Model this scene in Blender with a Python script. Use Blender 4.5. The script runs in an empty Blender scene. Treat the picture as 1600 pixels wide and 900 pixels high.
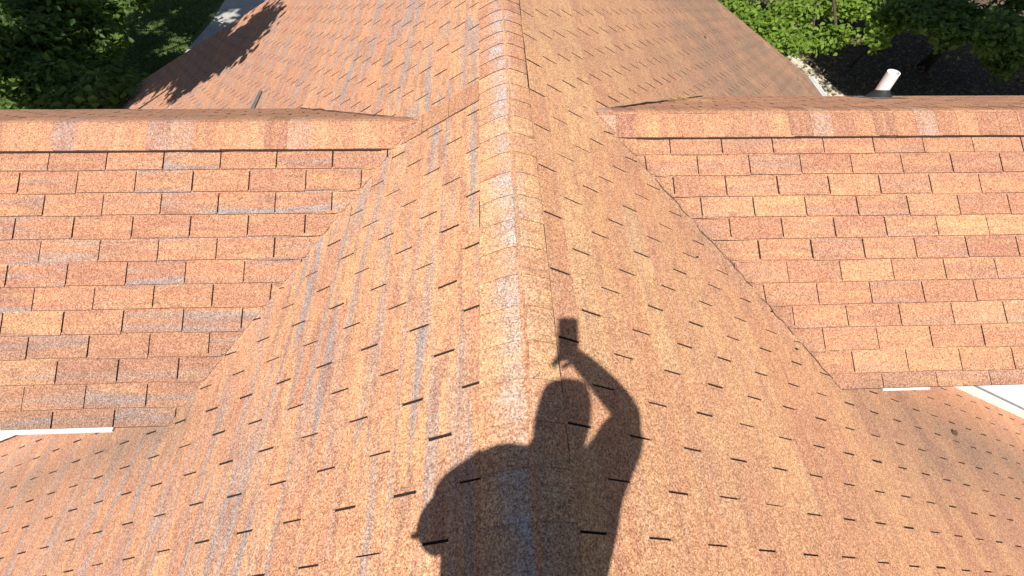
import bpy, bmesh, math, random
import numpy as np
from mathutils import Vector, Matrix
random.seed(7)
rng = np.random.default_rng(11)
R = math.radians
scene = bpy.context.scene
COL = scene.collection

# ------------------------------------------------------------------ camera
CAMZ = 7.9                                  # the lens is this far above the ground
RIGHT = Vector((0.99891091, -0.04108467, 0.02211417))
UP = Vector((0.01930516, 0.79542356, 0.60574638))
FWD = Vector((0.04247702, 0.60465975, -0.79535042))
FPX = 777.92                                # focal length in pixels of a 1600 px wide picture
cam_d = bpy.data.cameras.new('camera')
cam = bpy.data.objects.new('camera', cam_d); COL.objects.link(cam)
cam_d.sensor_width = 36.0; cam_d.lens = 36.0 * FPX / 1600.0
cam_d.clip_start = 0.02; cam_d.clip_end = 900
m = Matrix((RIGHT, UP, -FWD)).transposed().to_4x4(); m.translation = (0, 0, CAMZ)
cam.matrix_world = m
scene.camera = cam

# ------------------------------------------------------------------ light
SUN = Vector((0.15056698, 0.5145383, -0.84414449)).normalized()     # travel direction
SUN_EL = math.asin(-SUN.z)
sd = bpy.data.lights.new('sun', 'SUN'); sd.energy = 5.0; sd.angle = R(0.6); sd.color = (1.0, 0.955, 0.89)
so = bpy.data.objects.new('sun', sd); COL.objects.link(so)
so.rotation_euler = SUN.to_track_quat('-Z', 'Y').to_euler(); so.location = (-3, -9, 22)
w = bpy.data.worlds.new('World'); scene.world = w; w.use_nodes = True
nt = w.node_tree; bg = nt.nodes['Background']
sky = nt.nodes.new('ShaderNodeTexSky'); sky.sky_type = 'NISHITA'; sky.sun_disc = False
sky.sun_elevation = SUN_EL
sky.sun_rotation = math.atan2(-SUN.x, -SUN.y)
nt.links.new(sky.outputs[0], bg.inputs[0]); bg.inputs[1].default_value = 0.05
scene.view_settings.view_transform = 'Standard'; scene.view_settings.look = 'None'
scene.view_settings.exposure = 0.34; scene.view_settings.gamma = 1.0

# ------------------------------------------------------------------ helpers
def link(o, parent=None):
    COL.objects.link(o)
    if parent: o.parent = parent
    return o
def tag(o, label=None, cat=None, group=None, kind=None):
    if label: o['label'] = label
    if cat: o['category'] = cat
    if group: o['group'] = group
    if kind: o['kind'] = kind
    return o
def empty(name, loc=(0, 0, 0), rz=0):
    o = bpy.data.objects.new(name, None); COL.objects.link(o)
    o.location = loc; o.rotation_euler = (0, 0, rz); o.empty_display_size = .2
    return o
def mesh_obj(name, verts, faces, mats, parent=None, smooth=False, mi=None):
    me = bpy.data.meshes.new(name); me.from_pydata([tuple(v) for v in verts], [], faces)
    for mt in (mats if isinstance(mats, (list, tuple)) else [mats]): me.materials.append(mt)
    if mi is not None: me.polygons.foreach_set('material_index', mi)
    if smooth: me.polygons.foreach_set('use_smooth', [True] * len(faces))
    me.update()
    return link(bpy.data.objects.new(name, me), parent)
class MB:
    def __init__(s): s.v = []; s.f = []; s.mi = []
    def add(s, vs, fs, mi=0):
        n = len(s.v); s.v += [tuple(v) for v in vs]; s.f += [tuple(i + n for i in f) for f in fs]; s.mi += [mi] * len(fs)
    def box(s, a, b, mi=0):
        x0, y0, z0 = a; x1, y1, z1 = b
        s.add([(x0,y0,z0),(x1,y0,z0),(x1,y1,z0),(x0,y1,z0),(x0,y0,z1),(x1,y0,z1),(x1,y1,z1),(x0,y1,z1)],
              [(0,3,2,1),(4,5,6,7),(0,1,5,4),(1,2,6,5),(2,3,7,6),(3,0,4,7)], mi)
    def prism(s, ring_a, ring_b, mi=0, caps=True):
        n = len(ring_a)
        s.add(list(ring_a) + list(ring_b), [(i, (i+1) % n, n + (i+1) % n, n + i) for i in range(n)] +
              ([tuple(range(n-1, -1, -1)), tuple(range(n, 2*n))] if caps else []), mi)
    def tube(s, pts, rads, n=8, mi=0, caps=True):
        pts = [Vector(p) for p in pts]; rings = []
        for i, p in enumerate(pts):
            d = (pts[min(i+1, len(pts)-1)] - pts[max(i-1, 0)]).normalized()
            a = d.cross(Vector((0, 0, 1)) if abs(d.z) < .9 else Vector((1, 0, 0))).normalized(); b = d.cross(a)
            rings.append([p + rads[i] * (a * math.cos(t) + b * math.sin(t)) for t in [2*math.pi*k/n for k in range(n)]])
        base = []; [base.extend(r) for r in rings]
        fs = [(i*n + k, i*n + (k+1) % n, (i+1)*n + (k+1) % n, (i+1)*n + k) for i in range(len(pts)-1) for k in range(n)]
        if caps: fs += [tuple(range(n-1, -1, -1)), tuple(range((len(pts)-1)*n, len(pts)*n))]
        s.add(base, fs, mi)
    def build(s, name, mats, parent=None, smooth=False):
        return mesh_obj(name, s.v, s.f, mats, parent, smooth, s.mi)

class NG:
    """small wrapper for node materials"""
    def __init__(s, name, rough=.9):
        s.m = bpy.data.materials.new(name); s.m.use_nodes = True; s.t = s.m.node_tree
        s.b = s.t.nodes['Principled BSDF']; s.b.inputs['Roughness'].default_value = rough
        s.b.inputs['Specular IOR Level'].default_value = .25
    def n(s, typ, **kw):
        q = s.t.nodes.new(typ)
        for k, v in kw.items(): setattr(q, k, v)
        return q
    def l(s, a, b): s.t.links.new(a, b)
    def put(s, sock, v):
        if hasattr(v, 'is_output') or hasattr(v, 'links'): s.l(v, sock)
        else: sock.default_value = v
    def mix(s, a, b, fac, mode='MIX'):
        q = s.n('ShaderNodeMix', data_type='RGBA', blend_type=mode)
        s.put(q.inputs[0], fac); s.put(q.inputs[6], a); s.put(q.inputs[7], b); return q.outputs[2]
    def math(s, op, a, b=0., c=0., clamp=False):
        q = s.n('ShaderNodeMath', operation=op, use_clamp=clamp); s.put(q.inputs[0], a); s.put(q.inputs[1], b); s.put(q.inputs[2], c); return q.outputs[0]
    def noise(s, vec, scale, detail=2., rough=.5, dist=0.):
        q = s.n('ShaderNodeTexNoise'); q.inputs['Scale'].default_value = scale; q.inputs['Detail'].default_value = detail
        q.inputs['Roughness'].default_value = rough; q.inputs['Distortion'].default_value = dist
        if vec is not None: s.l(vec, q.inputs['Vector'])
        return q.outputs['Fac']
    def ramp(s, fac, stops):
        q = s.n('ShaderNodeValToRGB'); e = q.color_ramp.elements
        while len(e) > 1: e.remove(e[-1])
        e[0].position = stops[0][0]; e[0].color = stops[0][1]
        for p, c in stops[1:]:
            x = e.new(p); x.color = c
        s.l(fac, q.inputs[0]); return q.outputs[0]
    def mapr(s, v, a, b, c=0., d=1.):
        q = s.n('ShaderNodeMapRange'); s.l(v, q.inputs[0])
        for i, x in enumerate((a, b, c, d)): q.inputs[i+1].default_value = x
        return q.outputs[0]
    def vscale(s, vec, sc, loc=(0, 0, 0)):
        q = s.n('ShaderNodeMapping'); s.l(vec, q.inputs[0]); q.inputs['Scale'].default_value = sc; q.inputs['Location'].default_value = loc; return q.outputs[0]
    def bump(s, h, strength, dist):
        q = s.n('ShaderNodeBump'); q.inputs['Strength'].default_value = strength; q.inputs['Distance'].default_value = dist
        s.l(h, q.inputs['Height']); s.l(q.outputs[0], s.b.inputs['Normal'])
    def color(s, c): s.put(s.b.inputs['Base Color'], c)
def c4(r, g, b): return (r, g, b, 1)

# ------------------------------------------------------------------ materials
def shingle_material():
    g = NG('granule_shingle', .95)
    tc = g.n('ShaderNodeTexCoord'); uv = tc.outputs['UV']; ob = tc.outputs['Object']
    at = g.n('ShaderNodeAttribute', attribute_name='tab_random'); sep = g.n('ShaderNodeSeparateColor'); g.l(at.outputs['Color'], sep.inputs[0])
    tint, val, grey = sep.outputs[0], sep.outputs[1], sep.outputs[2]
    base = g.ramp(tint, [(0.0, c4(.350, .172, .112)), (.20, c4(.440, .205, .123)), (.45, c4(.520, .250, .137)), (.68, c4(.575, .295, .152)), (.88, c4(.615, .350, .175)), (1., c4(.45, .275, .170))])
    # colour bands blended along the course
    band = g.noise(g.vscale(uv, (2.4, 19, 1)), 1.0, 2, .5)
    base = g.mix(base, c4(.60, .325, .150), g.mapr(band, .50, .72, 0, .65))
    band2 = g.noise(g.vscale(uv, (4.5, 17, 1), (7.3, 3.1, 0)), 1.0, 2, .5)
    base = g.mix(base, c4(.48, .185, .118), g.mapr(band2, .52, .72, 0, .42))
    # grey-blue and brown streaks
    st = g.noise(g.vscale(uv, (1.25, 17, 1), (31.7, 11.9, 0)), 1.0, 1.5, .45)
    stm = g.math('MULTIPLY', g.mapr(st, .485, .62, 0, 1.), grey, clamp=True)
    base = g.mix(base, c4(.33, .252, .222), stm)
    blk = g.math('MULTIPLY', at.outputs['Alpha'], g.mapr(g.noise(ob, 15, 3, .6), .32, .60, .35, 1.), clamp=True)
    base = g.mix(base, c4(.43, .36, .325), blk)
    st2 = g.noise(g.vscale(uv, (4.2, 21, 1), (-13.7, 51.9, 0)), 1.0, 1.5, .45)
    base = g.mix(base, c4(.36, .185, .125), g.math('MULTIPLY', g.mapr(st2, .5, .66, 0, .85), g.math('ADD', g.math('MULTIPLY', grey, .6), .3), clamp=True))
    # wide weathering
    wx = g.noise(ob, 1.4, 4, .65)
    base = g.mix(base, c4(.33, .20, .145), g.mapr(wx, .54, .74, 0, .35))
    # dirt that collects at the eaves and in the lower right of the roof (soil stains, fixed in the roof)
    sx = g.n('ShaderNodeSeparateXYZ'); g.l(ob, sx.inputs[0])
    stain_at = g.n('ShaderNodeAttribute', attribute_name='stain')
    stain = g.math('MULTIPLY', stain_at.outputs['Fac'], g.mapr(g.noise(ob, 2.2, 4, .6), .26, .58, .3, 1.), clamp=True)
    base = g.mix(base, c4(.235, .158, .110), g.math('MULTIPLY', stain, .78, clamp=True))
    # value per tab
    v = g.mapr(val, 0, 1, .76, 1.09)
    vc = g.n('ShaderNodeCombineColor'); [g.l(v, vc.inputs[i]) for i in range(3)]
    base = g.mix(base, vc.outputs[0], 1., 'MULTIPLY')
    # granules: cells of light, orange and dark stone, in two sizes
    vo = g.n('ShaderNodeTexVoronoi'); vo.inputs['Scale'].default_value = 300; g.l(ob, vo.inputs['Vector'])
    s1 = g.n('ShaderNodeSeparateColor'); g.l(vo.outputs['Color'], s1.inputs[0])
    vo2 = g.n('ShaderNodeTexVoronoi'); vo2.inputs['Scale'].default_value = 185; g.l(ob, vo2.inputs['Vector'])
    s2 = g.n('ShaderNodeSeparateColor'); g.l(vo2.outputs['Color'], s2.inputs[0])
    n3 = g.noise(ob, 150, 2, .75)
    gr = g.math('ADD', g.math('MULTIPLY', s1.outputs[0], .46), g.math('ADD', g.math('MULTIPLY', s2.outputs[1], .34), g.math('MULTIPLY', n3, .36)))
    grc = g.ramp(gr, [(.20, c4(.40, .35, .33)), (.40, c4(.71, .67, .65)), (.56, c4(1.0, 1.0, 1.0)), (.72, c4(1.24, 1.34, 1.42)), (.92, c4(1.60, 1.92, 2.2))])
    base = g.mix(base, grc, 1., 'MULTIPLY')
    g.color(base)
    g.bump(g.math('ADD', gr, g.math('MULTIPLY', n3, .6)), .55, .0022)
    return g.m
def simple(name, c, rough=.8, nscale=None, amt=.25, bump=0, metal=0., bdist=.003):
    g = NG(name, rough); g.b.inputs['Metallic'].default_value = metal
    if nscale:
        tc = g.n('ShaderNodeTexCoord'); n = g.noise(tc.outputs['Object'], nscale, 5, .65)
        g.color(g.mix(c4(*[x*(1-amt) for x in c]), c4(*[min(1, x*(1+amt)) for x in c]), g.mapr(n, .3, .7)))
        if bump: g.bump(n, bump, bdist)
    else: g.color(c4(*c))
    return g.m
M_SH = shingle_material()
M_FELT = simple('asphalt_felt', (.030, .022, .020), .95, 90, .4)
M_EDGE = simple('cut_shingle_edge', (.105, .055, .038), .95, 200, .4)
M_WHITE = simple('white_painted_metal', (.80, .80, .78), .45, 6, .05)
M_SIDING = simple('white_lap_siding', (.80, .81, .80), .55, 9, .04)
M_PVC = simple('white_pvc', (.86, .87, .87), .4, 14, .06)
M_RUB = simple('black_rubber', (.03, .03, .03), .6)
M_LEAD = simple('grey_flashing', (.30, .31, .31), .45, 20, .3, metal=.6)
M_BRICK = simple('brick_wall_paint', (.62, .60, .55), .8, 8, .1)

# ------------------------------------------------------------------ roof planes (camera at 0,0,0 in plan, heights relative to the lens)
RX, RZ = .107, -1.380                       # ridge of the main roof
SL, SR = .6287, .5985                       # slopes of its left and right faces
SL2, XBR = .505, -3.60                      # the left face flattens beyond here
AL_Y, AL_Z, SWL = 2.492, -1.690, .5533      # ridge of the left wing
AR_Y, AR_Z, SWR = 2.557, -1.683, .5290      # ridge of the right wing
SFL, SFR = .585, .553                       # far slopes of the wings
EL_Y, ER_Y = 1.048, 1.121                   # near eaves of the wings
FL_Y, FR_Y = 3.76, 3.97                     # far eaves
WALL_L, WALL_R = 1.49, 1.60                 # wing walls where the main roof runs into them
RAKE = 8.70; NEAR = -2.6
XL, XR = -5.6, 6.08
XL_FAR = -8.2
def z_ml(x, y):
    z = RZ - SL*(RX - x)
    if x < XBR: z = RZ - SL*(RX - XBR) - SL2*(XBR - x)
    return z
def z_mr(x, y): return RZ - SR*(x - RX)
def z_wl(x, y): return AL_Z - SWL*(AL_Y - y)
def z_wr(x, y): return AR_Z - SWR*(AR_Y - y)
def z_fl(x, y): return AL_Z - SFL*(y - AL_Y)
def z_fr(x, y): return AR_Z - SFR*(y - AR_Y)
def smax(a, b, k=.022):
    d = a - b
    return max(a, b) + max(0., k - abs(d))**2/(4*k)
XIL = RX - (RZ - AL_Z)/SL                   # where the wing ridges meet the main faces
XIR = RX + (RZ - AR_Z)/SR
def kv(t): return .001 + .045*min(1., max(0., t/.35))
def H_ml(x, y):
    z = z_ml(x, y)
    if EL_Y < y <= AL_Y and x > vx_l(y) - .001: return smax(z, z_wl(x, y), kv(y - EL_Y))
    return z
def H_mr(x, y):
    z = z_mr(x, y)
    if ER_Y < y <= AR_Y and x < vx_r(y) + .001: return smax(z, z_wr(x, y), kv(y - ER_Y))
    return z
def H_wl(x, y): return smax(z_ml(x, y), z_wl(x, y), kv(y - EL_Y)) if x > -2.1 else z_wl(x, y)
def H_wr(x, y): return smax(z_mr(x, y), z_wr(x, y), kv(y - ER_Y)) if x < 2.3 else z_wr(x, y)
H_fl, H_fr = z_fl, z_fr
def vx_l(y): return RX - (RZ - z_wl(0, y))/SL          # near valleys in plan
def vx_r(y): return RX + (RZ - z_wr(0, y))/SR
def fx_l(y): return RX - (RZ - z_fl(0, y))/SL
def fx_r(y): return RX + (RZ - z_fr(0, y))/SR

# convex plan regions
y0l, y0r = EL_Y, ER_Y
REG = {
 'ml': [[(RX, NEAR), (XL, NEAR), (XL, y0l), (RX, y0l)],
        [(XL, y0l), (XL, WALL_L), (vx_l(y0l), WALL_L), (vx_l(y0l), y0l)],
        [(RX, y0l), (vx_l(y0l), y0l), (XIL, AL_Y), (RX, AL_Y)],
        [(RX, AL_Y), (XIL, AL_Y), (fx_l(FL_Y), FL_Y), (RX, FL_Y)],
        [(fx_l(FL_Y), FL_Y), (fx_l(FL_Y), 3.4), (XL_FAR, 3.4), (XL_FAR, FL_Y)],
        [(RX, FL_Y), (XL_FAR, FL_Y), (XL_FAR, RAKE), (RX, RAKE)]],
 'mr': [[(RX, NEAR), (RX, y0r), (XR, y0r), (XR, NEAR)],
        [(vx_r(y0r), y0r), (vx_r(y0r), WALL_R), (XR, WALL_R), (XR, y0r)],
        [(RX, y0r), (RX, AR_Y), (XIR, AR_Y), (vx_r(y0r), y0r)],
        [(RX, AR_Y), (RX, FR_Y), (fx_r(FR_Y), FR_Y), (XIR, AR_Y)],
        [(fx_r(FR_Y), 3.5), (fx_r(FR_Y), FR_Y), (XR, FR_Y), (XR, 3.5)],
        [(RX, FR_Y), (RX, RAKE), (XR, RAKE), (XR, FR_Y)]],
 'wl': [[(XIL, AL_Y), (vx_l(y0l), y0l), (-5.2, y0l), (-5.2, AL_Y)]],
 'wr': [[(XIR, AR_Y), (6.0, AR_Y), (6.0, y0r), (vx_r(y0r), y0r)]],
 'fl': [[(XIL, AL_Y), (-5.2, AL_Y), (-5.2, FL_Y), (fx_l(FL_Y), FL_Y)]],
 'fr': [[(XIR, AR_Y), (fx_r(FR_Y), FR_Y), (6.0, FR_Y), (6.0, AR_Y)]],
}
HF = dict(ml=H_ml, mr=H_mr, wl=H_wl, wr=H_wr, fl=H_fl, fr=H_fr)
def ccw(p):
    a = sum(p[i][0]*p[(i+1) % len(p)][1] - p[(i+1) % len(p)][0]*p[i][1] for i in range(len(p)))
    return p if a > 0 else p[::-1]
for k in REG: REG[k] = [ccw(p) for p in REG[k]]
def clip(poly, reg):
    out = list(poly)
    for i in range(len(reg)):
        ax, ay = reg[i]; bx, by = reg[(i+1) % len(reg)]
        ex, ey = bx-ax, by-ay; L = math.hypot(ex, ey)
        if L < 1e-9: continue
        inp = out; out = []
        if not inp: break
        d = [((p[1]-ay)*ex - (p[0]-ax)*ey)/L for p in inp]
        for j in range(len(inp)):
            k = (j+1) % len(inp)
            if d[j] >= -1e-7: out.append(inp[j])
            if (d[j] > 1e-7 and d[k] < -1e-7) or (d[j] < -1e-7 and d[k] > 1e-7):
                t = d[j]/(d[j]-d[k]); out.append((inp[j][0]+t*(inp[k][0]-inp[j][0]), inp[j][1]+t*(inp[k][1]-inp[j][1])))
    if len(out) < 3: return []
    a = abs(sum(out[i][0]*out[(i+1) % len(out)][1] - out[(i+1) % len(out)][0]*out[i][1] for i in range(len(out))))/2
    return out if a > 2e-5 else []

# ------------------------------------------------------------------ the house
house = empty('brick_house', (0, 0, CAMZ))
tag(house, 'house under a large cross-gabled roof of orange-brown asphalt shingles that fills the photo', 'house')
# roof deck (felt seen in the slots between the tabs)
dk = MB()
for k in REG:
    for pl in REG[k]:
        pieces = [pl]
        if k == 'ml': pieces = [q for q in (clip(pl, ccw([(XBR, -9), (9, -9), (9, 19), (XBR, 19)])), clip(pl, ccw([(-19, -9), (XBR, -9), (XBR, 19), (-19, 19)]))) if q]
        zf = dict(ml=z_ml, mr=z_mr, wl=z_wl, wr=z_wr, fl=z_fl, fr=z_fr)[k]
        for q in pieces: dk.add([(x, y, zf(x, y)) for x, y in q], [tuple(range(len(q)))])
roof = dk.build('roof', M_FELT, house)

def stain_value(k, x, y):
    s = 0.
    if k == 'mr':
        if x > 1.7 and y < 1.7: s = max(s, 1.0*math.exp(-((y - .98)/.34)**2) * min(1, max(0, (x-1.75)/.7)))
        if y > 3: s = max(s, .25 + .75*min(1, max(0, (x-.9)/1.6)))
        if abs(x-XIR) < .5 and abs(y-2.75) < .35: s = max(s, .7*math.exp(-((y-2.85)/.12)**2 - ((x-.98)/.25)**2))
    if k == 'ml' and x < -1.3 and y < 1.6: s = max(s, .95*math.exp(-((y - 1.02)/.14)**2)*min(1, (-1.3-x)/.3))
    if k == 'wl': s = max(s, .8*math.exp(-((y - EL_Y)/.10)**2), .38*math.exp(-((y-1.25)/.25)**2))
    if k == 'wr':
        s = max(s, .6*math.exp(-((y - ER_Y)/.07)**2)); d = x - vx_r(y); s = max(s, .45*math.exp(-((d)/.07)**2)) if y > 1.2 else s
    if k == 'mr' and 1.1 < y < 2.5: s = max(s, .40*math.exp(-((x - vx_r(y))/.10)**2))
    if k in ('fl',): s = .35
    return min(1., s)

class Surf:
    """collects shingle geometry with the two attributes the material reads"""
    def __init__(s): s.v = []; s.f = []; s.mi = []; s.uv = []; s.col = []; s.st = []
    def face(s, vs, uvs, mi, col, st):
        n = len(s.v); s.v += vs; s.f.append(tuple(range(n, n+len(vs)))); s.mi.append(mi); s.uv += uvs; s.col += [col]*len(vs); s.st += st
    def merge(s, o):
        n = len(s.v); s.v += o.v; s.f += [tuple(i+n for i in f) for f in o.f]; s.mi += o.mi; s.uv += o.uv; s.col += o.col; s.st += o.st
    def build(s, name, parent):
        me = bpy.data.meshes.new(name); me.from_pydata(s.v, [], s.f)
        me.materials.append(M_SH); me.materials.append(M_EDGE)
        me.polygons.foreach_set('material_index', s.mi)
        uvl = me.uv_layers.new(name='UVMap'); uvl.data.foreach_set('uv', np.array([s.uv[l.vertex_index] for l in me.loops], dtype=np.float32).ravel())
        ca = me.attributes.new('tab_random', 'FLOAT_COLOR', 'POINT'); ca.data.foreach_set('color', np.array([(*c, 0.)[:4] for c in s.col], dtype=np.float32).ravel())
        sa = me.attributes.new('stain', 'FLOAT', 'POINT'); sa.data.foreach_set('value', np.array(s.st, dtype=np.float32))
        me.update(); return link(bpy.data.objects.new(name, me), parent)

def proj(x, y, z):
    p = Vector((x, y, z)); d = p.dot(FWD)
    if d < .05: return None
    return 800 + FPX*p.dot(RIGHT)/d, 450 - FPX*p.dot(UP)/d

TAB, EXP = .305, .12708
GAP = .0088
# course origins measured in the photograph: (s = distance down the slope, u = along the course)
def course_tabs(k):
    """yield (rect corners in plan as function, u0,u1,s0,s1,row,col) for every tab of a face"""
    if k == 'ml':   cs = 1/math.sqrt(1+SL*SL); srow = (RX + .0039804)/cs; u_o = 1.35083; to = lambda u, s: (RX - s*cs, u)
    elif k == 'mr': cs = 1/math.sqrt(1+SR*SR); srow = (.3144 - RX)/cs; u_o = 1.64906; to = lambda u, s: (RX + s*cs, u)
    elif k == 'wl': cs = 1/math.sqrt(1+SWL*SWL); srow = (AL_Y - 2.3538)/cs; u_o = -2.5406; to = lambda u, s: (u, AL_Y - s*cs)
    elif k == 'wr': cs = 1/math.sqrt(1+SWR*SWR); srow = (AR_Y - 2.4289)/cs; u_o = 1.8164; to = lambda u, s: (u, AR_Y - s*cs)
    elif k == 'fl': cs = 1/math.sqrt(1+SFL*SFL); srow = .13; u_o = .05; to = lambda u, s: (u, AL_Y + s*cs)
    else:           cs = 1/math.sqrt(1+SFR*SFR); srow = .13; u_o = .02; to = lambda u, s: (u, AR_Y + s*cs)
    smax_ = {'ml': (RX-XL_FAR)/cs, 'mr': (XR-RX)/cs, 'wl': (AL_Y-EL_Y)/cs, 'wr': (AR_Y-ER_Y)/cs, 'fl': (FL_Y-AL_Y)/cs, 'fr': (FR_Y-AR_Y)/cs}[k]
    ur = {'ml': (NEAR, RAKE), 'mr': (NEAR, RAKE), 'wl': (-5.2, -.4), 'wr': (.5, 6.), 'fl': (-5.2, -.4), 'fr': (.5, 6.)}[k]
    r0 = -int(srow/EXP) - 1
    for r in range(r0, int((smax_ - srow)/EXP) + 1):
        # in the fitted grids the cut-outs of even and odd rows are half a tab apart
        half = (r % 2)*.5
        if k in ('wl', 'wr'): half = ((r+1) % 2)*.5
        jit = random.gauss(0, .004)
        n0 = int((ur[0]-u_o)/TAB) - 2; n1 = int((ur[1]-u_o)/TAB) + 2
        for c in range(n0, n1):
            u0 = u_o + (c + half)*TAB + jit
            yield to, cs, u0, u0 + TAB, srow + r*EXP, srow + (r+1)*EXP, r, c

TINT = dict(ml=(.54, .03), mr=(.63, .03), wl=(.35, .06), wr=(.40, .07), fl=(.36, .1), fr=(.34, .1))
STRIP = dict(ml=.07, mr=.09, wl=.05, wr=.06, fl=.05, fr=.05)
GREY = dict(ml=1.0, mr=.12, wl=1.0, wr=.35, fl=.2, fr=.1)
strip_rng = {}
def strip_val(k, r, c):
    q = (k, r, (c + (r*2) % 3)//3)
    if q not in strip_rng: strip_rng[q] = (random.gauss(0, 1), random.random())
    return strip_rng[q]
def make_tab(k, to, u0, u1, s0, s1, r, c):
    S = Surf()
    xm, ym = to((u0+u1)/2, (s0+s1)/2)
    jl = random.gauss(0, .0018); jg = random.gauss(0, .0009)
    main = k in ('ml', 'mr')
    gl = ((GAP if main else .0066)*(.64 + .36*min(1, max(0, ym))) if ym < 2.4 else GAP*1.45)*.5 + max(-.002, random.gauss(0, .0009))
    neck = (.17 if main else .03) + (random.random()*.03)
    sn = s0 + neck*(s1-s0)
    s1b = s1 + jl
    xm, ym = to((u0+u1)/2, (s0+s1)/2)
    mu, sg = TINT[k]
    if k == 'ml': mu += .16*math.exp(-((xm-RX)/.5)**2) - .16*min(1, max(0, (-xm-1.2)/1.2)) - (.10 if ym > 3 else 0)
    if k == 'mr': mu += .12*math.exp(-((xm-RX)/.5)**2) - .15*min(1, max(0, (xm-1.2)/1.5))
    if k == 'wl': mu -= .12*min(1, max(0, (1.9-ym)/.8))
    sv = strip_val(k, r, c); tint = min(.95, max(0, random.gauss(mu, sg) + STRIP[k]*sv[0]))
    if k in ('wl', 'wr') and random.random() < .08: tint = random.choice((.2, .22, .62, .66))
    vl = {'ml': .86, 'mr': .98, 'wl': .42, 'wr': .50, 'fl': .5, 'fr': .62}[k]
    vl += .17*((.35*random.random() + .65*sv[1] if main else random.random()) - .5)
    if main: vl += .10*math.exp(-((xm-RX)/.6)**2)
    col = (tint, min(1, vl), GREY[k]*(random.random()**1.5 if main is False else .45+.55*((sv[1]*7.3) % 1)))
    rects = []
    nsl = 1
    # regions where the roof bends: cut the tab in narrow slices
    xm, ym = to((u0+u1)/2, (s0+s1)/2)
    near_valley = False
    if k in ('ml', 'wl') and .9 < ym < 3.9: near_valley = abs(xm - (vx_l(ym) if ym < AL_Y else fx_l(ym))) < .32
    if k in ('mr', 'wr') and .9 < ym < 3.9: near_valley = abs(xm - (vx_r(ym) if ym < AR_Y else fx_r(ym))) < .32
    nsl = 6 if near_valley else 1
    us = [u0 + gl + (u1-gl-u0-gl)*i/nsl for i in range(nsl+1)]
    for i in range(nsl):
        rects.append((us[i], us[i+1], sn, s1b))
    rects.append((u0, u1, s0 - .012, sn))
    lo, hi = .0032, .0082 + abs(jg)
    if main: lo, hi = .0030, .0068
    lift = random.random()*.0012
    wob = random.gauss(0, .0025)
    Hf = HF[k]
    def P(x, y, s, u):
        t = (s - s0)/(s1 - s0)
        z = Hf(x, y) + lo + (hi-lo)*max(0, t) + lift
        return (x, y, z)
    # plan -> (u, s)
    if main: toUS = (lambda x, y: (y, (RX-x)*math.sqrt(1+SL*SL))) if k == 'ml' else (lambda x, y: (y, (x-RX)*math.sqrt(1+SR*SR)))
    elif k[0] == 'w': toUS = (lambda x, y: (x, (AL_Y-y)*math.sqrt(1+SWL*SWL))) if k == 'wl' else (lambda x, y: (x, (AR_Y-y)*math.sqrt(1+SWR*SWR)))
    else: toUS = (lambda x, y: (x, (y-AL_Y)*math.sqrt(1+SFL*SFL))) if k == 'fl' else (lambda x, y: (x, (y-AR_Y)*math.sqrt(1+SFR*SFR)))
    ok = False
    uoff = (r*7.31) % 41.0 + {'ml': 0, 'mr': 50, 'wl': 100, 'wr': 150, 'fl': 200, 'fr': 250}[k]
    for ri, (a, b, p, q) in enumerate(rects):
        dsk = wob if ri < nsl else 0
        poly = ccw([to(a, p), to(b, p), to(b, q + dsk*.4), to(a, q - dsk*.4)])
        for reg in REG[k]:
            cl = clip(poly, reg)
            if not cl: continue
            ok = True
            us_ = [toUS(*pt) for pt in cl]
            top = [P(x, y, s, u) for (x, y), (u, s) in zip(cl, us_)]
            uv = [(u + uoff, s) for u, s in us_]
            st = [stain_value(k, x, y) for x, y in cl]
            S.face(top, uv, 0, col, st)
            n = len(cl)
            for i in range(n):
                j = (i+1) % n; um = (us_[i][0]+us_[j][0])/2; sm = (us_[i][1]+us_[j][1])/2
                if ri < nsl and (abs(um-(u0+gl)) < 4e-4 or abs(um-(u1-gl)) < 4e-4 or sm > s1 - .0075 and abs(us_[i][1]-us_[j][1]) < .004):
                    A, B = top[i], top[j]; h = .0052
                    S.face([A, (A[0], A[1], A[2]-h), (B[0], B[1], B[2]-h), B], [uv[i], uv[i], uv[j], uv[j]], 1, col, [0]*4)
    return S if ok else None

tabs = []
for k in ('ml', 'mr', 'wl', 'wr', 'fl', 'fr'):
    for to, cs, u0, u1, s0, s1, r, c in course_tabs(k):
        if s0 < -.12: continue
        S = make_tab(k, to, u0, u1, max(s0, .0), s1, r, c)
        if not S or not S.f: continue
        x, y = to((u0+u1)/2, (s0+s1)/2)
        pts = [proj(*v) for v in S.v]
        area = 0
        if all(pts):
            xs = [min(1600, max(0, p[0])) for p in pts]; ys = [min(900, max(0, p[1])) for p in pts]
            # seen size of the top faces
            for f, mi in zip(S.f, S.mi):
                if mi == 0:
                    area += abs(sum(xs[f[i]]*ys[f[(i+1) % len(f)]] - xs[f[(i+1) % len(f)]]*ys[f[i]] for i in range(len(f))))/2
            if k in ('ml', 'mr') and (y > EL_Y and (x < vx_l(y) or x > vx_r(y)) and y < 3.): area = 0
        tabs.append((area, S))
tabs.sort(key=lambda t: -t[0])
for a, S in tabs[:300]: S.build('shingle', roof)
rest = Surf()
for a, S in tabs[300:]: rest.merge(S)
o = rest.build('shingles', house); o['kind'] = 'stuff'

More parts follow.
